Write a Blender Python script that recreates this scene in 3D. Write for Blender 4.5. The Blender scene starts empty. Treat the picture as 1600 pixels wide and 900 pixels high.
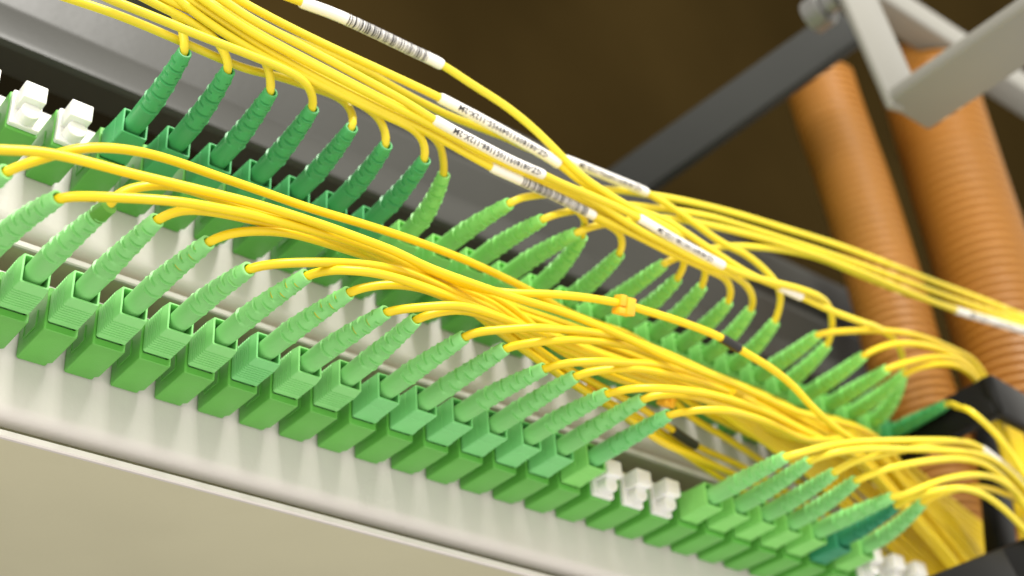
import bpy, bmesh, math, random
import numpy as np
random.seed(7)
S = 0.0142            # metres per adapter pitch; everything below is laid out in pitches
scene = bpy.context.scene
col = scene.collection

# ------------------------------------------------------------------ camera
CR = np.array([[0.778077, -0.625528, -0.057541], [0.310037, 0.462077, -0.83088], [0.546327, 0.628649, 0.553468]])
CP = np.array([-8.680628, -25.07544, -15.503107])
FPX = 2300.16
cam_d = bpy.data.cameras.new('camera'); cam = bpy.data.objects.new('camera', cam_d); col.objects.link(cam)
from mathutils import Matrix, Vector
M = Matrix.Identity(4)
for i in range(3):
    M[i][0] = CR[0][i]; M[i][1] = -CR[1][i]; M[i][2] = -CR[2][i]; M[i][3] = CP[i] * S
cam.matrix_world = M
cam_d.sensor_width = 36; cam_d.lens = FPX / 1600 * 36
cam_d.clip_start = 0.005; cam_d.clip_end = 100
cam_d.dof.use_dof = True; cam_d.dof.focus_distance = 28.8 * S; cam_d.dof.aperture_fstop = 10.0
cam_d.dof.aperture_blades = 0
scene.camera = cam

# ------------------------------------------------------------------ world, lamps, exposure
w = bpy.data.worlds.new('World'); scene.world = w; w.use_nodes = True
bg = w.node_tree.nodes['Background']; bg.inputs[0].default_value = (1.0, 0.955, 0.87, 1); bg.inputs[1].default_value = 0.80
def area(name, loc, target, size, power, color, sy=None):
    d = bpy.data.lights.new(name, 'AREA'); d.energy = power; d.color = color
    d.shape = 'RECTANGLE'; d.size = size * S; d.size_y = (sy or size) * S
    o = bpy.data.objects.new(name, d); col.objects.link(o)
    o.location = Vector(loc) * S
    o.rotation_euler = (Vector(target) - Vector(loc)).to_track_quat('-Z', 'Y').to_euler()
area('ceiling_light', (7, -62, 72), (8, -2, 3), 30, 14.2, (1.0, 0.97, 0.91), 26)
area('room_light', (-46, -36, 16), (8, -2, 2), 24, 2.4, (1.0, 0.95, 0.87), 18)
vs = scene.view_settings
vs.view_transform = 'Standard'; vs.look = 'None'; vs.exposure = 0.70; vs.gamma = 1.0; vs.use_curve_mapping = False

# ------------------------------------------------------------------ helpers
def at(px, py, Y):
    d = CR.T @ np.array([(px - 800) / FPX, (py - 450) / FPX, 1.0])
    return CP + d * (Y - CP[1]) / d[1]
def px_of(P):
    c = (np.asarray(P) - CP) @ CR.T
    return np.stack([800 + FPX * c[..., 0] / c[..., 2], 450 + FPX * c[..., 1] / c[..., 2]], -1)

def mesh(name, V, F, mats, smooth=True, mi=None):
    m = bpy.data.meshes.new(name)
    m.from_pydata([tuple(float(c) * S for c in v) for v in V], [], [tuple(f) for f in F])
    for mm in (mats if isinstance(mats, (list, tuple)) else [mats]): m.materials.append(mm)
    if smooth: m.polygons.foreach_set('use_smooth', [True] * len(m.polygons))
    if mi is not None: m.polygons.foreach_set('material_index', mi)
    m.update()
    return m
def obj(name, m, parent=None, loc=None):
    o = bpy.data.objects.new(name, m); col.objects.link(o)
    if parent: o.parent = parent
    if loc is not None: o.location = Vector([float(c) for c in loc]) * S
    return o
def empty(name, loc):
    o = bpy.data.objects.new(name, None); col.objects.link(o); o.empty_display_size = 0.004
    o.location = Vector([float(c) for c in loc]) * S
    return o
def tag(o, label, cat=None, group=None, kind=None):
    if label: o['label'] = label
    if cat: o['category'] = cat
    if group: o['group'] = group
    if kind: o['kind'] = kind
    return o
def sharp(m, ang=35):
    bm = bmesh.new(); bm.from_mesh(m); bmesh.ops.recalc_face_normals(bm, faces=bm.faces)
    for e in bm.edges:
        if len(e.link_faces) == 2 and e.calc_face_angle(0) > math.radians(ang): e.smooth = False
    bm.to_mesh(m); bm.free(); return m
class MB:
    def __init__(s): s.V = []; s.F = []; s.I = []
    def add(s, V, F, mi=0):
        n = len(s.V); s.V += [tuple(v) for v in V]; s.F += [tuple(i + n for i in f) for f in F]; s.I += [mi] * len(F)
    def box(s, a, b, bev=0.02, seg=2, mi=0):
        bm = bmesh.new(); bmesh.ops.create_cube(bm, size=1)
        for v in bm.verts:
            for k in range(3): v.co[k] = (a[k] + b[k]) / 2 + v.co[k] * (b[k] - a[k])
        if bev: bmesh.ops.bevel(bm, geom=bm.edges[:], offset=bev, segments=seg, profile=0.5, affect='EDGES')
        bm.verts.index_update()
        s.add([v.co[:] for v in bm.verts], [[v.index for v in f.verts] for f in bm.faces], mi); bm.free()
    def loops(s, L, cap0=True, cap1=True, mi=0):
        n = len(L[0]); V = [p for l in L for p in l]; F = []
        for i in range(len(L) - 1):
            for j in range(n): F.append((i*n+j, i*n+(j+1) % n, (i+1)*n+(j+1) % n, (i+1)*n+j))
        if cap0: F.append(tuple(range(n))[::-1])
        if cap1: F.append(tuple((len(L)-1)*n + j for j in range(n)))
        s.add(V, F, mi)
    def mesh(s, name, mats, smooth=True, ang=35):
        return sharp(mesh(name, s.V, s.F, mats, smooth, s.I), ang)

def rrect(x0, x1, z0, z1, r, y, seg=3, d=0.0):
    x0 -= d; x1 += d; z0 -= d; z1 += d
    out = []
    for cx, cz, a0 in ((x1-r, z1-r, 0), (x0+r, z1-r, 90), (x0+r, z0+r, 180), (x1-r, z0+r, 270)):
        for k in range(seg+1):
            a = math.radians(a0 + 90*k/seg); out.append((cx + r*math.cos(a), y, cz + r*math.sin(a)))
    return out
def spline(P, step=0.12):
    P = [np.asarray(p, float) for p in P]
    P = [2*P[0]-P[1]] + P + [2*P[-1]-P[-2]]
    out = []
    for i in range(1, len(P)-2):
        p0, p1, p2, p3 = P[i-1:i+3]
        t0 = 0; t1 = max(1e-4, np.linalg.norm(p1-p0)**.5); t2 = t1+max(1e-4, np.linalg.norm(p2-p1)**.5); t3 = t2+max(1e-4, np.linalg.norm(p3-p2)**.5)
        n = max(2, int(np.linalg.norm(p2-p1)/step))
        for t in np.linspace(t1, t2, n, endpoint=False):
            A1 = (t1-t)/(t1-t0)*p0+(t-t0)/(t1-t0)*p1; A2 = (t2-t)/(t2-t1)*p1+(t-t1)/(t2-t1)*p2; A3 = (t3-t)/(t3-t2)*p2+(t-t2)/(t3-t2)*p3
            B1 = (t2-t)/(t2-t0)*A1+(t-t0)/(t2-t0)*A2; B2 = (t3-t)/(t3-t1)*A2+(t-t1)/(t3-t1)*A3
            out.append((t2-t)/(t2-t1)*B1+(t-t1)/(t2-t1)*B2)
    out.append(P[-2])
    P = np.array(out)
    for _ in range(3):                       # soften the hand-laid kinks
        P[1:-1] = 0.25*P[:-2]+0.5*P[1:-1]+0.25*P[2:]
    return P
def frames(P):
    T = np.gradient(P, axis=0); T /= np.linalg.norm(T, axis=1)[:, None]+1e-12
    n = np.cross(T[0], [0.31, 0.2, 1.0]); n /= np.linalg.norm(n); N = [n]
    for i in range(1, len(P)):
        n = N[-1] - T[i]*(N[-1] @ T[i]); n /= np.linalg.norm(n); N.append(n)
    N = np.array(N); return T, N, np.cross(T, N)
def tube(name, P, r, mat, sides=12, cap=True, org=None):
    T, N, B = frames(P); rr = np.broadcast_to(r, (len(P),))
    o = np.zeros(3) if org is None else np.asarray(org)
    mb = MB(); L = []
    for i in range(len(P)):
        L.append([P[i]-o+rr[i]*(math.cos(a)*N[i]+math.sin(a)*B[i]) for a in np.linspace(0, 2*math.pi, sides, endpoint=False)])
    mb.loops(L, cap, cap)
    return mb.mesh(name, mat, True, 50)

# ------------------------------------------------------------------ materials
def mat(name, color, rough=0.4, spec=0.5, var=0.06, scale=40.0, bump=0.0, bscale=300.0, metal=0.0, sss=0.0, trans=0.0, coat=0.0, dirt=None, dirt_amt=0.0):
    m = bpy.data.materials.new(name); m.use_nodes = True
    nt = m.node_tree; b = nt.nodes['Principled BSDF']
    tc = nt.nodes.new('ShaderNodeTexCoord')
    nz = nt.nodes.new('ShaderNodeTexNoise'); nz.inputs['Scale'].default_value = scale; nz.inputs['Detail'].default_value = 5
    nt.links.new(tc.outputs['Object'], nz.inputs['Vector'])
    mp = nt.nodes.new('ShaderNodeMapRange'); mp.inputs[1].default_value = 0.3; mp.inputs[2].default_value = 0.7
    mp.inputs[3].default_value = 1-var; mp.inputs[4].default_value = 1+var
    nt.links.new(nz.outputs[0], mp.inputs[0])
    oi = nt.nodes.new('ShaderNodeObjectInfo')
    mo = nt.nodes.new('ShaderNodeMapRange'); mo.inputs[3].default_value = 1-var*0.8; mo.inputs[4].default_value = 1+var*0.8
    nt.links.new(oi.outputs['Random'], mo.inputs[0])
    mu = nt.nodes.new('ShaderNodeMath'); mu.operation = 'MULTIPLY'
    nt.links.new(mp.outputs[0], mu.inputs[0]); nt.links.new(mo.outputs[0], mu.inputs[1])
    vm = nt.nodes.new('ShaderNodeVectorMath'); vm.operation = 'SCALE'; vm.inputs[0].default_value = color
    nt.links.new(mu.outputs[0], vm.inputs['Scale'])
    last = vm.outputs[0]
    if dirt:
        n2 = nt.nodes.new('ShaderNodeTexNoise'); n2.inputs['Scale'].default_value = scale*0.45; n2.inputs['Detail'].default_value = 8; n2.inputs['Roughness'].default_value = 0.7
        nt.links.new(tc.outputs['Object'], n2.inputs['Vector'])
        m2 = nt.nodes.new('ShaderNodeMapRange'); m2.inputs[1].default_value = 0.5; m2.inputs[2].default_value = 0.75; m2.inputs[3].default_value = 0; m2.inputs[4].default_value = dirt_amt
        nt.links.new(n2.outputs[0], m2.inputs[0])
        mx = nt.nodes.new('ShaderNodeMix'); mx.data_type = 'RGBA'; mx.inputs[7].default_value = (*dirt, 1)
        nt.links.new(m2.outputs[0], mx.inputs[0]); nt.links.new(last, mx.inputs[6]); last = mx.outputs[2]
    nt.links.new(last, b.inputs['Base Color'])
    rm = nt.nodes.new('ShaderNodeMapRange'); rm.inputs[1].default_value = 0.3; rm.inputs[2].default_value = 0.7
    rm.inputs[3].default_value = max(0.03, rough-0.06); rm.inputs[4].default_value = min(1, rough+0.08)
    nt.links.new(nz.outputs[0], rm.inputs[0]); nt.links.new(rm.outputs[0], b.inputs['Roughness'])
    b.inputs['Specular IOR Level'].default_value = spec; b.inputs['Metallic'].default_value = metal
    if coat: b.inputs['Coat Weight'].default_value = coat; b.inputs['Coat Roughness'].default_value = 0.2
    if sss:
        b.inputs['Subsurface Weight'].default_value = sss; b.inputs['Subsurface Radius'].default_value = (1, 1, 0.6); b.inputs['Subsurface Scale'].default_value = 0.0012
    if trans: b.inputs['Transmission Weight'].default_value = trans
    if bump:
        nb = nt.nodes.new('ShaderNodeTexNoise'); nb.inputs['Scale'].default_value = bscale; nb.inputs['Detail'].default_value = 3
        nt.links.new(tc.outputs['Object'], nb.inputs['Vector'])
        bp = nt.nodes.new('ShaderNodeBump'); bp.inputs['Strength'].default_value = bump; bp.inputs['Distance'].default_value = 0.0004
        nt.links.new(nb.outputs[0], bp.inputs['Height']); nt.links.new(bp.outputs[0], b.inputs['Normal'])
    return m
MT = {
 'adapter': mat('adapter_green', (0.118, 0.41, 0.064), 0.38, 0.45, 0.06, 90, 0.15, 1500),
 'pale': mat('plug_pale_green', (0.25, 0.635, 0.205), 0.42, 0.45, 0.05, 90, 0.15, 1500),
 'mint': mat('plug_mint_green', (0.205, 0.60, 0.205), 0.42, 0.45, 0.05, 90, 0.15, 1500),
 'lime': mat('plug_lime_green', (0.25, 0.66, 0.155), 0.42, 0.45, 0.05, 90, 0.15, 1500),
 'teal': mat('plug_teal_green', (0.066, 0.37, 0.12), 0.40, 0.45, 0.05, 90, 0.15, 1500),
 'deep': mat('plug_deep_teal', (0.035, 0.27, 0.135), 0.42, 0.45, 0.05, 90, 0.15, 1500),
 'moss': mat('boot_end_moss', (0.10, 0.32, 0.03), 0.4, 0.5, 0.1, 200),
 'yellow': mat('cable_yellow', (0.76, 0.555, 0.008), 0.36, 0.4, 0.07, 60, 0.08, 900),
 'lemon': mat('cable_lemon', (0.75, 0.605, 0.028), 0.36, 0.4, 0.07, 60, 0.08, 900),
 'sleeve': mat('sleeve_white', (0.83, 0.81, 0.78), 0.35, 0.5, 0.03, 60),
 'ink': mat('label_ink', (0.05, 0.05, 0.055), 0.6, 0.2, 0.1, 300),
 'tape': mat('black_tape', (0.015, 0.014, 0.013), 0.42, 0.5, 0.2, 200),
 'clip': mat('clip_orange_yellow', (0.88, 0.46, 0.02), 0.35, 0.5, 0.05, 90),
 'cap': mat('cap_white_plastic', (0.80, 0.80, 0.77), 0.32, 0.5, 0.04, 70, sss=0.35),
 'plate': mat('tray_white_paint', (0.63, 0.59, 0.57), 0.30, 0.5, 0.025, 18, 0.12, 700, dirt=(0.5, 0.45, 0.36), dirt_amt=0.12),
 'under': mat('tray_paint_shaded', (0.57, 0.54, 0.385), 0.36, 0.5, 0.04, 12, 0.15, 500, dirt=(0.42, 0.37, 0.24), dirt_amt=0.22),  # tray white toned to beige: mostly the down-facing floor's shade put into the colour
 'rail': mat('rail_grey_paint', (0.027, 0.027, 0.022), 0.40, 0.35, 0.06, 14, 0.1, 400),
 'strut': mat('strut_grey_steel', (0.026, 0.027, 0.025), 0.55, 0.2, 0.1, 10),
 'bracket': mat('bracket_light_grey', (0.225, 0.22, 0.195), 0.36, 0.5, 0.05, 10),
 'steel': mat('bolt_steel', (0.28, 0.28, 0.27), 0.5, 0.5, 0.1, 60, metal=0.9),
 'duct': mat('duct_orange', (0.36, 0.155, 0.018), 0.5, 0.5, 0.10, 12),
 'black': mat('guide_black_plastic', (0.005, 0.005, 0.0045), 0.35, 0.12, 0.2, 30),
 'dark': mat('cabinet_dark_brown', (0.030, 0.0195, 0.006), 0.85, 0.0, 0.25, 2.0),
 'void': mat('void_darkness', (0.005, 0.004, 0.002), 0.9, 0.0, 0.2, 10),  # near black colour stands for the unlit depth behind the trays
}

# ------------------------------------------------------------------ setting: cabinet, trays
W0, W1, LA = 0.693, 1.34, 2.35
XB, ZB = -0.384, 4.367
def extrude_profile(prof, x0, x1, name, mt, parent=None, seg=1):
    n = len(prof); V = []; F = []
    for k in range(seg+1):
        x = x0+(x1-x0)*k/seg
        V += [(x, y, z) for y, z in prof]
    for k in range(seg):
        for i in range(n): F.append((k*n+i, k*n+(i+1) % n, (k+1)*n+(i+1) % n, (k+1)*n+i))
    F.append(tuple(range(n))); F.append(tuple(seg*n+i for i in range(n))[::-1])
    return obj(name, sharp(mesh(name, V, F, mt), 40), parent)
def arc(cy, cz, r, a0, a1, n=7):
    return [(cy+r*math.cos(math.radians(a0+(a1-a0)*k/n)), cz+r*math.sin(math.radians(a0+(a1-a0)*k/n))) for k in range(n+1)]
XL, XR = -14, 28.6
def tray(z, under_depth, label):
    root = empty('fiber_tray', (0, 0, z)); tag(root, label, 'tray', 'stacked white fibre trays')
    # face plate: flat sheet, its foot curling back into the groove
    prof = [(0.10, 1.92), (0.02, 1.92), (0.0, 1.90)] + [(0.0, -0.95)] + arc(0.36, -1.0, 0.36, 180, 265, 8)[0:] + [(0.35, -1.30), (0.12, -1.05), (0.10, -0.9)]
    extrude_profile([(y, zz) for y, zz in prof], XL, XR, 'face_plate', MT['plate'], root)
    # tray floor seen from below, with the upturned front lip
    fl = [(under_depth, -1.74), (0.10, -1.74), (0.10, -1.66), (under_depth, -1.66)]
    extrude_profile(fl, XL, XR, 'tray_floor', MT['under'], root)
    lip = [(0.098, -1.742), (0.03, -1.742), (0.0, -1.71), (0.0, -1.60), (0.02, -1.58), (0.078, -1.58), (0.098, -1.60)]
    extrude_profile(lip, XL, XR, 'front_lip', MT['plate'], root)
    bk = [(3.5, -1.65), (3.5, 1.9), (3.55, 1.9), (3.55, -1.65)]
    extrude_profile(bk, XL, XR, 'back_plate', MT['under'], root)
    return root
tray(0.0, 16, 'lower white metal tray whose face plate holds the front row of green plugs')
tray(ZB, 16, 'upper white metal tray behind the yellow cords, with caps at its left end')

# ------------------------------------------------------------------ grey rail, strut, bracket, background
rail_prof = [(2.75, 10.2), (2.62, 10.32), (2.62, 10.5), (3.05, 11.75), (3.10, 11.95), (2.80, 13.1), (2.86, 13.3), (3.12, 13.5), (3.12, 13.75), (2.9, 13.95), (3.0, 15.3), (3.1, 15.75), (3.3, 15.85), (3.7, 15.85), (3.7, 10.2)]
r = extrude_profile(rail_prof, -16, 35.0, 'rack_rail', MT['rail'])
tag(r, 'long grey ridged metal rail running above the upper row of plugs', 'rail')
bk = MB(); bk.box((-40, 17.0, -40), (60, 17.6, 27), 0.0); o = obj('cabinet_void_sheet', bk.mesh('cabinet_void_sheet', MT['void'])); tag(o, 'black sheet standing for the unlit cabinet depth behind the trays', None, None, 'structure')  # sheet added so the gap below the rail reads as dark void
bk = MB(); bk.box((-60, 46, -60), (190, 46.5, 140), 0.0); o = obj('back_wall', bk.mesh('back_wall', MT['dark'])); tag(o, 'dark brown out of focus back wall', None, None, 'structure')

def bar(name, A, B, w, h, mt, parent=None, up=(0, 0, 1), bev=0.12):
    A = np.asarray(A, float); B = np.asarray(B, float); L = np.linalg.norm(B-A); d = (B-A)/L
    s = np.cross(d, up); s /= np.linalg.norm(s); u = np.cross(s, d)
    mb = MB(); mb.box((0, -w/2, -h/2), (L, w/2, h/2), bev, 2)
    mb.V = [tuple(A+d*v[0]+s*v[1]+u*v[2]) for v in mb.V]
    return obj(name, mb.mesh(name, mt), parent)

o = bar('support_strut', at(962, 300, 5.2), at(1330, 38, -4.0), 0.5, 1.95, MT['strut'], None)
tag(o, 'dark grey flat steel strut slanting up behind the yellow cords to the bracket', 'strut')
# light grey bracket, top right
br = empty('steel_bracket', at(1390, 150, -6)); tag(br, 'light grey steel bracket frame overhanging at the top right corner', 'bracket')
c0 = at(1381, 164, -6.0)
bl = np.array(br.location)/S
def part(name, a, b, mt=MT['bracket'], bev=0.12):
    mb = MB(); lo = np.minimum(a, b); hi = np.maximum(a, b); mb.box(lo-bl, hi-bl, bev, 3); return obj(name, mb.mesh(name, mt), br)
x, y, z = c0
part('bottom_strap', (x, y, z), (x+2.25, y-18, z+0.5))
top = at(1310, 0, -6.0)+np.array([1.1, -0.15, 0]); bot = np.array([x+1.1, y-0.15, z+0.1])
bar('upright', bot-bl, bot+(top-bot)*1.6-bl, 0.3, 2.2, MT['bracket'], br, up=(1, 0, 0), bev=0.1)
p0 = at(1376, -20, -3.2); part('cross_beam', (p0[0], p0[1], p0[2]-0.55), (p0[0]+16, p0[1]+1.2, p0[2]+0.75))
mb = MB(); th = np.linspace(0, 2*math.pi, 24, endpoint=False)
bp = at(1290, 12, -5.0)-bl
mb.loops([[(bp[0]+rr*math.cos(a), bp[1]+yy, bp[2]+rr*math.sin(a)) for a in th] for yy, rr in ((0.6, 0.62), (0, 0.62), (-0.06, 0.56), (-0.06, 0.34), (-0.5, 0.34), (-0.55, 0.28))])
obj('bolt', mb.mesh('bolt', MT['steel']), br)

# ------------------------------------------------------------------ corrugated orange ducts
def duct(pix, Y, half, pitch_px, label):
    K = [at(a, b, yy) for (a, b), yy in zip(pix, Y)]
    dep = (K[len(K)//2]-CP) @ CR[2]; rad = half*dep/FPX; pitch = pitch_px*dep/FPX
    P = spline(K, 0.06)
    s = np.concatenate([[0], np.cumsum(np.linalg.norm(np.diff(P, axis=0), axis=1))])
    n = int(s[-1]/(pitch/8)); q = np.linspace(0, s[-1], n); P = np.stack([np.interp(q, s, P[:, k]) for k in range(3)], 1)
    rr = rad*(1+0.05*np.clip(1.5*np.cos(2*math.pi*q/pitch), -1, 1))
    root = P[0]
    m = tube('corrugated_duct', P, rr, MT['duct'], 40, True, root)
    o = obj('corrugated_duct', m, None, root); tag(o, label, 'duct', 'orange corrugated ducts'); return o
duct([(1281, 130), (1298, 185), (1340, 305), (1384, 450), (1413, 560), (1445, 660), (1475, 770), (1505, 900), (1530, 1000)], [0.6]*9, 57, 15, 'orange corrugated duct on the left, behind the cords and under the strut')
duct([(1441, 104), (1456, 155), (1474, 215), (1500, 300), (1532, 400), (1562, 500), (1592, 620), (1620, 740), (1645, 860)], [-1.2]*9, 73, 16, 'orange corrugated duct on the right, partly hidden by the grey bracket')

# ------------------------------------------------------------------ adapters
def adapter_mesh():
    mb = MB(); H = 0.97; r = 0.05
    L = [rrect(0.03, W0-0.09, 0.03, H-0.03, r, 0.0), rrect(0.0, W0-0.07, 0.0, H, r, -0.05), rrect(0.0, W0-0.07, 0.0, H, r, -0.16),
         rrect(0.0, W0, 0.0, H, r, -0.22), rrect(0.0, W0, 0.0, H, r, -W1+0.02), rrect(0.015, W0-0.015, 0.015, H-0.015, r, -W1),
         rrect(0.062, W0-0.062, 0.15, H-0.11, 0.03, -W1), rrect(0.066, W0-0.066, 0.155, H-0.115, 0.03, -W1+0.02), rrect(0.066, W0-0.066, 0.155, H-0.115, 0.03, -W1+0.6)]
    mb.loops(L, True, True)
    return mb.mesh('body', MT['adapter'], True, 30)
AM = adapter_mesh()
def clip_mesh():
    mb = MB(); mb.box((-0.018, -0.92, 0.28), (0.012, -0.30, 0.66), 0.008, 1); mb.box((-0.03, -0.36, 0.33), (0.0, -0.30, 0.61), 0.006, 1)
    return mb.mesh('side_latch', MT['adapter'], True, 30)
CM = clip_mesh()
def keyway_mesh():
    mb = MB(); mb.box((0.19, -W1+0.01, 0.955), (W0-0.19, -0.25, 1.03), 0.015, 1); return mb.mesh('key_rib', MT['adapter'], True, 30)
KM = keyway_mesh()
ORD = ['first', 'second', 'third', 'fourth', 'fifth', 'sixth', 'seventh', 'eighth', 'ninth', 'tenth', 'eleventh', 'twelfth', 'thirteenth', 'fourteenth', 'fifteenth', 'sixteenth', 'seventeenth', 'eighteenth', 'nineteenth', 'twentieth', 'twenty-first', 'twenty-second', 'twenty-third', 'twenty-fourth', 'twenty-fifth', 'twenty-sixth', 'twenty-seventh', 'twenty-eighth', 'twenty-ninth', 'thirtieth', 'thirty-first', 'thirty-second']
def adapter(loc, label, group):
    a = empty('fiber_adapter', loc); tag(a, label, 'adapter', group)
    obj('body', AM, a); obj('side_latch', CM, a); obj('key_rib', KM, a)
    return a
A_N = list(range(-3, 27)); B_N = list(range(-3, 28))
for n in A_N:
    k = n+3
    adapter((n, -0.004, 0), 'green adapter socket in the lower row, %s from the left end' % ORD[k], 'green adapters in the lower row')
for m in B_N:
    k = m+3
    adapter((m+XB, -0.004, ZB), 'green adapter socket in the upper row, %s from the left end' % ORD[k], 'green adapters in the upper row')

# ------------------------------------------------------------------ white dust caps
def cap_parts():
    f = MB(); f.loops([rrect(0.075, W0-0.075, 0.165, 0.845, 0.04, -W1+0.35), rrect(0.075, W0-0.075, 0.165, 0.845, 0.03, -W1-0.012), rrect(0.03, W0-0.02, 0.07, 0.93, 0.04, -W1-0.012), rrect(0.03, W0-0.02, 0.07, 0.93, 0.04, -W1-0.12), rrect(0.045, W0-0.035, 0.085, 0.915, 0.04, -W1-0.14)])
    t = MB(); t.box((0.09, -W1-0.62, 0.44), (W0-0.12, -W1-0.11, 0.86), 0.03, 2)
    c = MB(); th = np.linspace(0, 2*math.pi, 28, endpoint=False)
    c.loops([[(0.355+rr*math.cos(a), yy, 0.30+rr*math.sin(a)) for a in th] for yy, rr in ((-W1-0.05, 0.21), (-W1-0.42, 0.205), (-W1-0.44, 0.185))])
    return f.mesh('cap_body', MT['cap'], True, 30), t.mesh('grip_tab', MT['cap'], True, 30), c.mesh('round_stud', MT['cap'], True, 30)
CAPM = cap_parts()
def cap(loc, label, group):
    a = empty('dust_cap', loc); tag(a, label, 'dust cap', group)
    obj('cap_body', CAPM[0], a); obj('grip_tab', CAPM[1], a); obj('round_stud', CAPM[2], a)
for i, m in enumerate((-3, -2, -1, 0)):
    cap((m+XB, 0, ZB), 'white plastic dust cap in the upper row, %s from the left end' % ORD[i], 'white dust caps at the left of the upper row')
for i, n in enumerate((14, 15, 16)):
    cap((n, 0, 0), 'white dust cap in the lower row gap, %s of three from left' % ORD[i], 'white dust caps in the lower row gap')
for i, n in enumerate((24, 25, 26)):
    cap((n, 0, 0), 'blurred white dust cap at the right end of the lower row, %s of three' % ORD[i], 'white dust caps at the right end of the lower row')

# ------------------------------------------------------------------ plug housings
def housing_mesh(name, mt, ridged):
    mb = MB(); a, b, z0, z1, r = 0.058, W0-0.058, 0.175, 0.825, 0.04
    L = [rrect(a, b, z0, z1, r, -W1+0.4, d=-0.03), rrect(a, b, z0, z1, r, -W1-0.025, d=-0.03), rrect(a, b, z0, z1, r, -W1-0.03, d=0.0), rrect(a, b, z0, z1, r, -W1-0.06, d=0.024), rrect(a, b, z0, z1, r, -W1-0.16, d=0.024)]
    if ridged:
        y = -W1-0.20
        for k in range(7):
            L += [rrect(a, b, z0, z1, r, y, d=0.022), rrect(a, b, z0, z1, r, y-0.014, d=-0.012), rrect(a, b, z0, z1, r, y-0.036, d=-0.012), rrect(a, b, z0, z1, r, y-0.052, d=0.022)]
            y -= 0.082
    else:
        y = -W1-0.62
        L += [rrect(a, b, z0, z1, r, -W1-0.3, d=0.012), rrect(a, b, z0, z1, r, y, d=0.004), rrect(a, b, z0, z1, r, y-0.012, d=-0.008), rrect(a, b, z0, z1, r, y-0.03, d=-0.008), rrect(a, b, z0, z1, r, y-0.04, d=0.004)]
    L += [rrect(a, b, z0, z1, r, -LA+0.03, d=0.0), rrect(a, b, z0, z1, r, -LA+0.008, d=-0.004), rrect(a, b, z0, z1, r, -LA, d=-0.012), rrect(a, b, z0, z1, r*0.7, -LA, d=-0.040), rrect(a, b, z0, z1, r*0.7, -LA+0.012, d=-0.048), rrect(a, b, z0, z1, r*0.7, -LA+0.36, d=-0.050)]
    mb.loops(L, True, True)
    return mb.mesh(name, mt, True, 32)
HM = {}
def housing(key, ridged):
    k = (key, ridged)
    if k not in HM: HM[k] = housing_mesh('housing', MT[key], ridged)
    return HM[k]

def boot_mesh(root, tip, ang0, mt, seedv, slit=False):
    rng = random.Random(seedv)
    root = np.asarray(root); tip = np.asarray(tip)
    L = np.linalg.norm(tip-root)
    c1 = root+np.array([0, -1, 0])*L*0.45; c2 = tip-(tip-c1)/np.linalg.norm(tip-c1)*L*0.25
    # knots along the boot: (t, depth flag, segment)
    ts = [(0.0, 0, -1)]
    ng = 9; t0, t1 = 0.30, 0.955
    for k in range(ng):
        t = t0+(t1-t0)*k/(ng-1)
        if k == ng-1: break
        wd = 0.015
        ts += [(t-0.020, 0, k), (t-0.006, 2, k), (t, 1, k), (t+wd, 1, k), (t+wd+0.004, 3, k)]
    ts += [(0.965, 0, -1), (0.992, 0, -1), (1.0, 4, -1)]
    n = 24; P = np.array([(1-t)**3*root+3*(1-t)**2*t*c1+3*(1-t)*t*t*c2+t**3*tip for t, _, _ in ts])
    T = np.array([3*(1-t)**2*(c1-root)+6*(1-t)*t*(c2-c1)+3*t*t*(tip-c2) for t, _, _ in ts]); T /= np.linalg.norm(T, axis=1)[:, None]
    Nn = np.cross(T, [1.0, 0, 0.0]); Nn /= np.linalg.norm(Nn, axis=1)[:, None]; Bn = np.cross(T, Nn)
    loops = []
    for i, (t, fl, k) in enumerate(ts):
        rb = 0.252-0.10*min(1, max(0, (t-0.12)/0.86))**0.95-0.03*max(0, 1-t/0.13)
        ring = []
        for j in range(n):
            a = 2*math.pi*j/n
            rr = rb
            if k >= 0:
                msk = max(0.0, min(1.0, (abs(math.cos(a+ang0+k*math.pi/2))-0.42)*6))
                rr += {0: 0.0, 2: 0.020, 1: -0.042, 3: 0.0}[fl]*msk
            if fl == 4: rr -= 0.012
            ring.append(P[i]-root+rr*(math.cos(a)*Nn[i]+math.sin(a)*Bn[i]))
        loops.append(ring)
    # open end: rim and bore
    for back, rr in ((0.0, 0.108), (0.02, 0.100), (0.35, 0.098)):
        loops.append([P[-1]-T[-1]*back-root+rr*(math.cos(2*math.pi*j/n)*Nn[-1]+math.sin(2*math.pi*j/n)*Bn[-1]) for j in range(n)])
    mb = MB(); mb.loops(loops, True, True)
    if slit:
        for i, (t, fl, k) in enumerate(ts):
            if fl == 1 and k >= 4 and i+1 < len(ts) and ts[i+1][1] == 1:
                for j in range(n):
                    a = 2*math.pi*(j+0.5)/n
                    if abs(math.cos(a+ang0+k*math.pi/2)) > 0.72: mb.I[i*n+j] = 1
    m = mb.mesh('boot', [MT[mt], MT['yellow']], True, 38)
    return m, T[-1]

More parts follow.
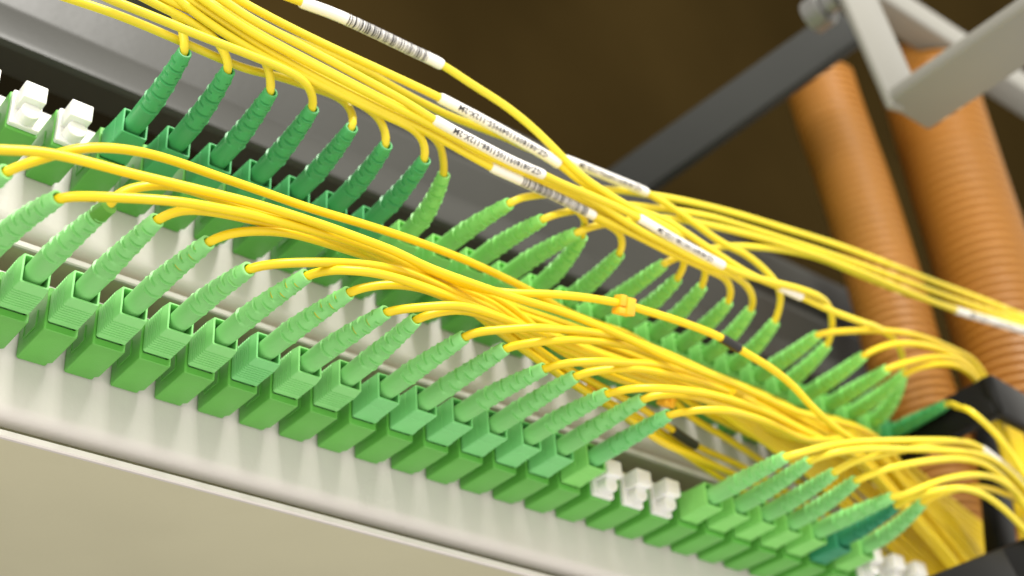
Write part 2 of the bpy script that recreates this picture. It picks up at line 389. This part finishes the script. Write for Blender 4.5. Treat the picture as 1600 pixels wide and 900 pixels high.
PLUGS = {}
def plug(row, n, tip_px, hkey, bkey, ridged, Yt=-4.8):
    xo, zo = (0, 0) if row == 'A' else (XB, ZB)
    base = np.array([n+xo, -W1, zo])
    tip = at(*tip_px, Yt)
    root = np.array([n+xo+W0/2, -LA+0.30, zo+0.505])
    Yt += 0.45*min(2.0, max(0.0, (root[0]-tip[0]-0.3)/0.5)); tip = at(*tip_px, Yt)
    d = tip-root; d = d/np.linalg.norm(d)*min(np.linalg.norm(d), 3.0)
    e = empty('patch_cord', base)
    h = obj('housing', housing(hkey, ridged), e, (0, W1, 0))
    bm_, T = boot_mesh(root, tip, random.choice((0.15, 0.9, 1.6)), bkey, n*7+(row == 'B')*1000, slit=(row == 'A' and n in (1, 2, 3, 4, 5)))
    b = obj('boot', bm_, e, root-base)
    PLUGS[(row, n)] = (e, tip, T, base, b)
    return e
TA = {-3:(10,268),-2:(91,309),-1:(170,322),0:(246,343),1:(326,378),2:(389,420),3:(480,430),4:(546,457),5:(604,487),6:(650,499),7:(726,526),8:(790,544),9:(851,576),10:(899,588),11:(949,615),12:(1004,624),13:(1045,648),17:(1227,714),18:(1264,721),19:(1303,739),20:(1337,751),21:(1394,777),22:(1400,791),23:(1441,786)}
TB = {1:(289,81),2:(357,110),3:(424,143),4:(489,169),5:(550,199),6:(604,226),7:(664,249),8:(694,272),9:(796,318),10:(848,343),11:(901,364),12:(910,369),13:(968,397),14:(1037,413),15:(1058,436),16:(1097,448),17:(1138,472),18:(1173,484),19:(1211,503),20:(1277,524),21:(1292,540),22:(1349,556),23:(1386,577),24:(1413,585),25:(1409,594),26:(1479,632)}
for n, t in TA.items():
    hk, bk_ = ('pale', 'pale') if n < 4 else ('mint', 'pale')
    if n in (5, 6): hk = 'pale'
    if n == 13: hk, bk_ = 'lime', 'mint'
    if n >= 17: hk, bk_ = 'lime', 'pale'
    if n == 22: hk, bk_ = 'deep', 'deep'
    plug('A', n, t, hk, bk_, n <= 6)
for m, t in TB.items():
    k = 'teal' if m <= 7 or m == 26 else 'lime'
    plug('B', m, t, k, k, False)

# ------------------------------------------------------------------ cords
CABLE_R = 0.091
CORDS = {}
def cable(parent, base, P, key='yellow', r=CABLE_R):
    o = obj('cable', tube('cable', P, r, MT[key], 12, True, base), parent)
    return o
def cord(row, n, pix, Yb, Yend=None, ramp=2, key='yellow'):
    e, tip, T, base, b = PLUGS[(row, n)]
    pts = [tip-T*0.30, tip+T*0.02]; Ys = tip[1]
    N_ = len(pix)
    for i, (a, c) in enumerate(pix):
        f = min(1, (i+1)/(ramp+1)); Y = Ys+(Yb-Ys)*f
        if Yend is not None and i > ramp: Y = Yb+(Yend-Yb)*((i-ramp)/(N_-1-ramp))**1.5
        pts.append(at(a, c, Y))
    P = spline(pts); cable(e, base, P, key); CORDS[(row, n)] = (e, base, P)
def loose(name, pix, Y, label, key='yellow', group='yellow cords running through the bundles'):
    ys = np.interp(np.arange(len(pix)), np.linspace(0, len(pix)-1, len(Y)), Y) if isinstance(Y, (list, tuple)) else [Y]*len(pix)
    P = spline([at(a, c, y) for (a, c), y in zip(pix, ys)])
    e = empty('patch_cord', P[0]); tag(e, label, 'cable', group)
    cable(e, P[0], P, key); CORDS[name] = (e, P[0], P)

# --- where the lower bundle goes: down through the black guide at the lower right
def tail(k, n=24):
    f = k/(n-1)
    return [(1330+f*40, 728-f*50), (1400+30*f, 800-55*f), (1462+50*f, 872-42*f), (1520+60*f, 950-40*f)]
LOW = {
 -3: ([(40,256),(83,243),(117,233),(167,231),(217,237),(267,250),(333,273),(400,296),(483,325),(567,350),(647,376),(733,409),(800,440),(846,464),(882,485),(931,505),(980,522),(1033,551),(1113,585),(1193,617),(1250,645)], -5.15),
 -2: ([(120,307),(167,308),(267,314),(333,324),(400,337),(500,363),(567,384),(633,411),(683,438),(740,463),(800,487),(880,515),(960,545),(1050,580),(1130,612),(1230,655)], -5.35),
 -1: ([(183,303),(217,292),(250,289),(283,293),(333,309),(400,331),(500,358),(590,388),(650,414),(720,447),(800,478),(900,512),(1000,550),(1100,592),(1230,652)], -5.0),
 0: ([(265,334),(285,328),(317,329),(360,336),(420,350),(500,371),(580,396),(650,428),(720,462),(800,500),(900,537),(1000,570),(1100,605),(1230,660)], -5.12),
 1: ([(345,369),(370,363),(400,361),(450,364),(500,377),(550,393),(607,411),(660,436),(740,474),(820,510),(920,548),(1020,582),(1120,618),(1230,664)], -4.95),
 2: ([(410,415),(433,412),(500,410),(567,413),(617,421),(660,436),(720,462),(800,497),(880,530),(980,566),(1090,605),(1220,660)], -5.25),
 3: ([(500,425),(517,422),(567,424),(617,434),(680,455),(750,483),(830,515),(930,552),(1030,587),(1130,622),(1230,668)], -5.4),
 4: ([(570,449),(600,445),(635,446),(667,453),(700,466),(780,500),(860,532),(960,570),(1060,603),(1150,635),(1240,676)], -5.05),
 5: ([(630,483),(660,480),(717,478),(770,492),(840,520),(930,556),(1030,592),(1130,630),(1240,680)], -5.3),
 6: ([(670,492),(690,487),(725,485),(780,503),(850,533),(940,570),(1040,604),(1140,640),(1240,684)], -5.1),
 7: ([(745,519),(789,515),(830,512),(868,514),(931,520),(980,531),(1033,549),(1113,585),(1200,624),(1260,655)], -5.55),
 8: ([(810,539),(835,535),(870,532),(907,531),(968,538),(1040,560),(1110,588),(1190,625),(1260,660)], -5.35),
 9: ([(868,571),(890,567),(931,565),(980,567),(1033,571),(1087,588),(1140,606),(1200,633),(1260,664)], -5.5),
 10: ([(918,582),(945,578),(980,576),(1020,580),(1073,592),(1129,610),(1190,636),(1260,672)], -5.3),
 11: ([(966,611),(990,607),(1033,607),(1087,612),(1140,624),(1200,646),(1260,676)], -5.55),
 12: ([(1020,619),(1040,616),(1075,618),(1120,631),(1180,652),(1250,682)], -5.2),
 13: ([(1064,645),(1090,641),(1127,641),(1167,649),(1207,663),(1255,686)], -5.45),
}
order = list(LOW); random.Random(3).shuffle(order)
for n, (pts, Y) in LOW.items():
    k = 3+order.index(n); cord('A', n, pts+tail(k), Y, -1.2-0.9*((k*7) % 5)/5, 2)
loose('A0', [(-40,232),(0,234),(67,238),(133,252),(200,270),(267,286),(333,302),(400,319),(500,350),(567,374),(617,393),(667,417),(729,440),(800,464),(877,487),(960,520),(1060,566),(1150,602),(1240,642)]+tail(21), [-5.3]*17+[-4.9, -4.4, -3.4, -2.6, -2.0, -1.6], 'long yellow cord entering at the left edge above the lower row of plugs')
loose('K', [(560,384),(640,408),(720,442),(770,455),(799,458),(846,459),(907,464),(968,474),(1020,489),(1067,504),(1127,528),(1161,549),(1207,577),(1240,604),(1269,636),(1310,672),(1360,705)], [-4.8, -4.9, -5.2, -5.6, -5.6, -5.6, -5.4, -5.0], 'yellow cord with an orange clip and black tape arching over the bundle')
loose('L1', [(460,348),(530,369),(600,396),(655,426),(700,455),(760,503),(833,557),(900,603),(951,634),(1020,680),(1067,707),(1120,743),(1190,785),(1270,835),(1340,880)], [-4.8, -4.75, -4.7, -4.5, -4.2, -3.6, -2.8, -2.0, -1.4, -1.0], 'lowest loose yellow cord slipping behind the last lower row plugs')
loose('L2', [(460,349),(530,370),(600,399),(655,429),(730,460),(800,515),(870,566),(940,605),(1001,637),(1044,667),(1087,696),(1161,730),(1240,775),(1320,820),(1400,880)], [-4.8, -4.75, -4.7, -4.5, -4.2, -3.6, -2.8, -2.0, -1.4, -1.0], 'loose yellow cord wrapped with black tape below the bundle')
loose('L3', [(460,346),(530,367),(600,393),(655,423),(720,460),(800,530),(880,590),(960,640),(1033,690),(1087,714),(1140,738),(1200,765),(1290,820),(1370,880)], [-4.8, -4.75, -4.7, -4.5, -4.2, -3.6, -2.8, -2.0, -1.4, -1.0], 'loose yellow cord just above the lowest one, below the black tape')
loose('L5', [(460,350),(530,371),(600,401),(655,431),(760,470),(850,532),(940,582),(1010,607),(1052,626),(1079,651),(1140,688),(1188,719),(1260,760),(1350,810),(1430,880)], [-4.8, -4.75, -4.7, -4.5, -4.2, -3.6, -2.8, -2.0, -1.4, -1.0], 'loose yellow cord with an orange clip, above the black taped cord')
loose('L6', [(460,352),(530,373),(600,404),(655,434),(780,470),(860,530),(950,575),(1010,596),(1060,618),(1113,649),(1167,677),(1236,709),(1300,750),(1380,810),(1460,880)], [-4.8, -4.75, -4.7, -4.5, -4.2, -3.6, -2.8, -2.0, -1.4, -1.0], 'loose yellow cord between the clipped cord and the main lower bundle')
loose('L7', [(460,345),(530,366),(600,390),(655,420),(770,480),(820,530),(865,575),(905,603),(950,628),(1010,660),(1070,700),(1150,745),(1240,790),(1330,850)], [-4.8, -4.75, -4.7, -4.5, -4.2, -3.6, -2.8, -2.0, -1.4, -1.0], 'loose yellow cord running beside the taped one, nearly hidden')
# further cords of the far bundle, seen only where it fans out at the lower right
for i in range(18):
    f = i/17; j = random.Random(50+i)
    loose('M%d' % i, [(1110+40*f, 634-25*f+j.uniform(-6, 6)), (1190+45*f, 688-48*f), (1270+75*f, 748-78*f), (1345+82*f+j.uniform(-7, 7), 814-78*f), (1415+95*f, 878-76*f), (1485+110*f, 945-80*f)], [-4.3-0.3*f, -3.4, -2.4, -1.7, -1.2, -1.0],
          'yellow cord of the flat fan entering the black guide, %s from its left edge' % ORD[i], group='yellow cords fanned out at the lower right')

# lower right plugs
cord('A', 17, [(1250,708),(1287,698),(1336,691),(1380,689),(1440,688),(1490,689),(1520,694),(1543,708),(1570,730),(1600,760),(1640,810)], -5.4, -4.6, 2, 'lemon')
cord('A', 18, [(1283,713),(1302,708),(1344,702),(1417,702),(1480,704),(1530,710),(1560,724),(1590,750),(1630,800)], -5.5, -4.8, 2, 'lemon')
cord('A', 19, [(1322,727),(1345,718),(1377,711),(1433,699),(1470,692),(1505,692),(1535,704),(1565,728),(1600,768),(1640,820)], -5.3, -4.5, 2, 'lemon')
cord('A', 20, [(1360,742),(1385,733),(1420,725),(1460,719),(1500,717),(1535,724),(1562,742),(1590,775),(1620,820)], -5.5, -4.8, 2, 'lemon')
cord('A', 21, [(1410,773),(1430,766),(1460,754),(1490,746),(1525,742),(1555,747),(1580,763),(1605,790),(1640,840)], -5.35, -4.8, 2, 'lemon')
cord('A', 22, [(1420,780),(1445,771),(1480,764),(1510,764),(1540,775),(1570,797),(1595,822),(1630,860)], -5.6, -5.0, 2, 'lemon')
cord('A', 23, [(1460,776),(1490,766),(1520,761),(1552,765),(1585,778),(1620,800)], -5.0, -4.4, 2, 'yellow')

# --- upper row
cord('B', 1, [(288,62),(283,38),(274,22),(250,2),(215,-22)], -4.9, None, 1, 'lemon')
cord('B', 2, [(356,96),(350,80),(336,60),(313,42),(275,22),(231,0),(190,-22)], -5.05, None, 2, 'lemon')
cord('B', 3, [(422,124),(420,106),(411,90),(391,71),(358,50),(313,23),(264,1),(225,-22)], -5.15, None, 2, 'lemon')
cord('B', 4, [(489,152),(484,138),(472,124),(447,110),(380,82),(313,56),(247,29),(180,2),(125,-22)], -5.35, None, 2, 'lemon')
cord('B', 5, [(551,178),(542,161),(525,150),(484,136),(440,121),(380,106),(313,78),(247,49),(180,22),(103,-4),(60,-18)], -4.62, None, 2, 'lemon')
cord('B', 6, [(602,205),(594,186),(579,172),(555,158),(500,128),(420,86),(330,36),(262,-8),(230,-30)], -5.0, None, 2, 'lemon')
cord('B', 7, [(664,230),(658,214),(641,199),(600,180),(500,132),(400,82),(318,30),(255,-20)], -5.25, None, 2, 'lemon')
cord('B', 8, [(693,252),(689,231),(679,215),(640,193),(560,152),(430,86),(350,40),(280,-12)], -5.1, None, 2, 'lemon')
cord('B', 9, [(815,309),(850,304),(890,299),(936,296),(972,298),(1012,304),(1060,312),(1140,331),(1220,355),(1300,380),(1342,395),(1436,431),(1529,466),(1600,494),(1660,515)], -4.75, -4.3, 2, 'lemon')
cord('B', 10, [(868,335),(905,328),(945,322),(988,321),(1030,326),(1070,331),(1120,341),(1140,347),(1220,372),(1300,398),(1340,412),(1436,447),(1529,480),(1600,502),(1660,520)], -4.8, -4.3, 2, 'lemon')
cord('B', 11, [(920,356),(945,350),(985,344),(1028,341),(1060,343),(1113,353),(1193,373),(1273,398),(1340,423),(1400,448),(1460,472),(1500,487),(1550,502),(1610,520),(1660,534)], -4.85, -4.5, 2, 'lemon')
cord('B', 14, [(1055,404),(1080,397),(1105,390),(1140,385),(1193,387),(1247,395),(1287,406),(1340,428),(1400,452),(1500,484),(1600,510),(1660,526)], -4.7, -4.3, 2, 'lemon')
cord('B', 12, [(914,350),(908,334),(880,314),(800,272),(704,222),(640,188),(560,146),(460,98),(370,50),(290,-8)], -5.05, None, 1, 'lemon')
cord('B', 13, [(974,380),(968,364),(940,346),(880,312),(800,266),(704,212),(620,168),(500,108),(400,58),(300,-6)], -5.1, None, 2, 'lemon')
cord('B', 15, [(1066,422),(1070,408),(1046,390),(1000,364),(940,332),(860,290),(760,238),(677,194),(600,156),(500,104),(400,50),(310,-8)], -5.2, None, 2, 'lemon')
cord('B', 16, [(1103,428),(1095,406),(1066,376),(1052,361),(1020,344),(988,326),(949,303),(904,271),(882,249),(838,205),(793,168),(733,129),(690,101),(640,77),(580,48),(520,21),(470,3),(430,-12)], -5.6, None, 3, 'lemon')
cord('B', 17, [(1142,455),(1135,438),(1112,424),(1075,407),(1050,396),(1000,371),(960,352),(928,337),(875,310),(820,285),(767,261),(704,226),(660,202),(600,174),(500,124),(420,80),(340,28),(285,-8)], -5.3, None, 2, 'lemon')
cord('B', 18, [(1176,466),(1166,446),(1135,425),(1090,406),(1050,386),(1000,360),(960,335),(922,311),(860,284),(816,266),(749,236),(682,200),(600,158),(493,103),(400,54),(330,8),(305,-10)], -5.5, None, 2, 'lemon')
cord('B', 19, [(1217,484),(1220,466),(1214,444),(1193,420),(1167,399),(1129,380),(1090,353),(1052,326),(1010,301),(960,280),(882,249),(829,233),(793,216),(749,199),(700,180),(640,150),(583,118),(500,80),(420,45),(345,0),(330,-10)], -5.0, None, 2, 'lemon')
cord('B', 21, [(1299,520),(1300,500),(1296,481),(1281,464),(1247,451),(1207,441),(1167,430),(1135,418),(1090,394),(1050,372),(998,341),(956,320),(922,305),(880,288),(855,276),(800,252),(740,221),(678,187),(633,159),(533,104),(440,55),(390,28),(340,-6)], -5.62, None, 3, 'lemon')
cord('B', 25, [(1411,560),(1400,534),(1373,513),(1340,501),(1300,486),(1252,464),(1217,448),(1170,428),(1110,390),(1040,345),(988,326),(940,303),(904,281),(873,256),(800,213),(687,153),(600,112),(500,66),(424,28),(373,0),(355,-12)], -5.45, None, 3, 'lemon')
cord('B', 20, [(1300,519),(1333,517),(1367,516),(1417,521),(1450,530),(1483,543),(1520,563),(1540,590),(1550,630),(1572,690),(1592,760),(1610,850)], -5.0, -3.8, 2, 'yellow')
cord('B', 22, [(1370,545),(1395,538),(1425,537),(1460,543),(1500,560),(1530,588),(1545,630),(1567,690),(1587,760),(1605,850)], -5.1, -3.9, 2, 'yellow')
cord('B', 23, [(1405,570),(1435,562),(1465,558),(1495,563),(1522,586),(1540,630),(1562,690),(1582,760),(1600,850)], -5.0, -4.0, 2, 'yellow')
cord('B', 24, [(1430,576),(1455,570),(1483,569),(1510,580),(1530,602),(1545,640),(1567,690),(1587,760),(1605,850)], -5.1, -4.0, 2, 'yellow')
cord('B', 26, [(1497,636),(1520,645),(1550,672),(1577,705),(1600,742),(1630,790)], -6.0, -5.8, 1, 'lemon')

# labels on the cords that end in a plug
ROWN = {'A': 'lower', 'B': 'upper'}
seqA = sorted(TA); seqB = sorted(TB)
LOOK = {('A', -1): ' with dark mossy boot end', ('A', 13): ' left of white caps', ('A', 17): ' right of white caps', ('A', 22): ', dark teal among lighter ones',
        ('B', 8): ', lighter than the teal ones', ('B', 26): ', teal at the far right', ('B', 16): ' with barcode sleeve'}
for key, (e, tip, T, base, b) in PLUGS.items():
    row, n = key; k = (seqA if row == 'A' else seqB).index(n)
    c = 'teal' if row == 'B' and (n <= 7 or n == 26) else ('deep teal' if key == ('A', 22) else ('light green' if row == 'B' else 'pale green'))
    tag(e, '%s plug with yellow cord, %s from left, %s row' % (c, ORD[k], ROWN[row]) + LOOK.get(key, '').split(',')[0], 'patch cord', 'green plugs with yellow cords in the %s row' % ROWN[row])

# stained boot end of one lower row plug
e, tip, T, base, b = PLUGS[('A', -1)]
P = np.array([tip-T*q for q in np.linspace(0.34, -0.01, 8)]); rr = np.linspace(0.172, 0.157, 8)
o = obj('end_band', tube('end_band', P, rr, MT['moss'], 20, True, b.location/S+e.location/S if False else base+np.array(b.location)/S), b); o['label'] = 'dark mossy green end of the boot'

# ------------------------------------------------------------------ sleeves, print, tape, clips
def seg_of(P, a, b):
    q = px_of(P); i0 = int(np.argmin(((q-np.array(a))**2).sum(1))); i1 = int(np.argmin(((q-np.array(b))**2).sum(1)))
    if i0 > i1: i0, i1 = i1, i0
    return P[max(0, i0):i1+1]
def resample(P, n):
    s = np.concatenate([[0], np.cumsum(np.linalg.norm(np.diff(P, axis=0), axis=1))])
    q = np.linspace(0, s[-1], n); return np.stack([np.interp(q, s, P[:, k]) for k in range(3)], 1), s[-1]
def facing(P):
    """frame at each sample: tangent to image right, up vector across the cord, normal to the place the photographer stands"""
    T = np.gradient(P, axis=0); T /= np.linalg.norm(T, axis=1)[:, None]
    V = CP+np.array([0, 0, 6.0])-P; Nn = V-T*(V*T).sum(1)[:, None]; Nn /= np.linalg.norm(Nn, axis=1)[:, None]
    return T, Nn, np.cross(Nn, T)
FONT_CACHE = {}
def text_geo(txt):
    cu = bpy.data.curves.new('t', 'FONT'); cu.body = txt; cu.size = 1; cu.resolution_u = 1; cu.offset = 0.012
    o = bpy.data.objects.new('t', cu); col.objects.link(o)
    m = bpy.data.meshes.new_from_object(o.evaluated_get(bpy.context.evaluated_depsgraph_get()))
    bm = bmesh.new(); bm.from_mesh(m)
    for yy in np.linspace(-0.1, 0.8, 16): bmesh.ops.bisect_plane(bm, geom=bm.verts[:]+bm.edges[:]+bm.faces[:], plane_co=(0, yy, 0), plane_no=(0, 1, 0))
    bm.verts.index_update()
    V = np.array([v.co[:] for v in bm.verts]); F = [tuple(v.index for v in f.verts) for f in bm.faces]; bm.free()
    bpy.data.objects.remove(o); bpy.data.curves.remove(cu); bpy.data.meshes.remove(m)
    return V, F
def on_cord(P, L, r, u, v):
    """u: distance along the cord, v: signed arc across it"""
    n = len(P); T, Nn, U = facing(P)
    x = np.clip(u/L, 0, 1)*(n-1); i = np.clip(x.astype(int), 0, n-2); f = (x-i)[:, None]
    g = lambda A: A[i]*(1-f)+A[i+1]*f
    a = v/r
    return g(P)+r*(np.cos(a)[:, None]*g(Nn)+np.sin(a)[:, None]*g(U))
def sleeve(key, a, b, text=None, bars=None, r=0.118, t_at=(0.15, 0.9), mt='sleeve', name='label_sleeve', th=0.085):
    e, base, P = CORDS[key]
    P, L = resample(seg_of(P, a, b), 60)
    q = px_of(P)
    if q[0][0] > q[-1][0]: P = P[::-1]
    rr = np.full(60, r); rr[0] = rr[-1] = r-0.012
    s = obj(name, tube(name, P, rr, MT[mt], 36, True, base), e)
    if text:
        V, F = text_geo(text); x0, x1 = V[:, 0].min(), V[:, 0].max()
        u = L*(t_at[1]-(V[:, 0]-x0)/(x1-x0)*(t_at[1]-t_at[0])); v = -(V[:, 1]-0.35)*th*2.5
        o = obj('printed_code', mesh('printed_code', on_cord(P, L, r+0.008, u, v)-base, F, MT['ink'], False), s)
    if bars:
        rng = random.Random(11); u = L*bars[0]; V = []; F = []
        while u < L*bars[1]:
            wd = rng.choice((0.012, 0.012, 0.02, 0.03, 0.045)); A = np.linspace(-1.25, 1.15, 9)*r
            n0 = len(V)
            V += list(on_cord(P, L, r+0.004, np.full(9, u), A)-base)+list(on_cord(P, L, r+0.004, np.full(9, u+wd), A)-base)
            F += [(n0+i, n0+i+1, n0+10+i, n0+9+i) for i in range(8)]
            u += wd+rng.choice((0.014, 0.02, 0.02, 0.032))
        obj('barcode', mesh('barcode', V, F, MT['ink'], False), s)
    return s
sleeve(('B', 16), (470, 4), (688, 100), None, (0.31, 0.88), 0.128)
sleeve(('B', 25), (688, 153), (872, 254), 'GZ-08180911049955-112X-2M', None, 0.125, (0.14, 0.88))
sleeve(('B', 21), (678, 187), (852, 275), 'GZ-08180911051188-112X-2M', None, 0.118, (0.16, 0.95))
sleeve(('B', 17), (767, 261), (930, 338), None, (0.28, 0.92), 0.116)
sleeve(('B', 19), (884, 250), (1010, 301), 'GZ-08180911049956-112X-2M', None, 0.120, (0.15, 0.9))
sleeve(('B', 21), (998, 341), (1132, 416), 'GZ-08180911051188-112X-2M', None, 0.116, (0.2, 0.85))
sleeve(('B', 25), (1219, 449), (1252, 464), None, None, 0.116)
sleeve(('B', 11), (1494, 486), (1640, 528), 'GZ-08180911049957-112X-2M', None, 0.118, (0.12, 0.95))
sleeve(('A', 17), (1533, 700), (1600, 760), None, (0.4, 0.95), 0.118)
sleeve('K', (1128, 528), (1158, 547), None, None, 0.120, mt='tape', name='black_tape')
sleeve('L2', (1052, 672), (1086, 696), None, None, 0.122, mt='tape', name='black_tape')
def cord_clip(key, pos, label):
    e, base, P = CORDS[key]
    q = px_of(P); i = int(np.argmin(((q-np.array(pos))**2).sum(1))); i = min(max(i, 2), len(P)-3)
    Pw, L = resample(P[max(0, i-3):i+4], 9); T, Nn, U = facing(Pw)
    t, n_, u = T[4], Nn[4], U[4]
    if px_of(Pw[4]+t)[0] < px_of(Pw[4])[0]: t = -t; u = -u
    c = empty('cord_clip', Pw[4]); tag(c, label, 'clip', 'orange cord clips')
    def put(name, boxes):
        mb = MB()
        for a, b in boxes: mb.box(a, b, 0.025, 2)
        mb.V = [tuple(t*v[0]+u*v[1]+n_*v[2]) for v in mb.V]
        obj(name, mb.mesh(name, MT['clip']), c)
    put('clip_body', [((-0.02, -0.24, -0.15), (0.23, 0.16, 0.16)), ((-0.22, -0.24, -0.15), (0.0, -0.09, 0.13))])
    put('clip_jaw', [((-0.21, -0.07, -0.13), (-0.03, 0.19, 0.14))])
cord_clip('K', (978, 477), 'orange plastic clip on the arching cord, highest and clearest of the three')
cord_clip('L7', (928, 612), 'orange plastic clip tucked below the bundle, leftmost of the three')
cord_clip('L5', (1040, 620), 'orange plastic clip among crossing cords just above the last lower plug before the caps')

# ------------------------------------------------------------------ black cable guides at the right
def guide(label, pix, Y, wv, thv):
    P = [at(a, b, y) for (a, b), y in zip(pix, Y)]
    e = empty('cable_guide', P[0]); tag(e, label, 'cable guide', 'black plastic cable guides')
    for i in range(len(P)-1):
        A, B = P[i], P[i+1]; d = (B-A)/np.linalg.norm(B-A)
        o = bar('guide_arm', A-P[0]-d*thv*0.5*(i > 0), B-P[0], thv, wv*(1 if i % 2 == 0 else 0.985), MT['black'], e, bev=0.1)
guide('upper black plastic cable guide above the right hand cords', [(1340, 733), (1552, 620), (1640, 668)], [-0.6, -5.5, -4.6], 1.25, 0.45)
guide('lower black plastic cable guide at the bottom right corner', [(1440, 950), (1575, 893), (1690, 842)], [-4.2, -4.6, -5.0], 1.3, 0.5)
guide('black plastic cable guide post standing between the two ducts', [(1566, 880), (1556, 770), (1546, 655)], [-3.0, -3.0, -3.0], 0.9, 0.6)
# yellow bundle beyond the upper guide, at the right edge
for i in range(7):
    f = i/6
    loose('N%d' % i, [(1540+6*f, 598+4*f), (1562+14*f, 640+2*f), (1580+20*f, 690+2*f), (1600+26*f, 760), (1622+26*f, 840)], [-3.6, -2.8, -2.2, -2.0, -2.0],
          'yellow cord diving behind the upper black guide at the right edge, %s from left' % ORD[i], group='yellow cords behind the upper black guide')
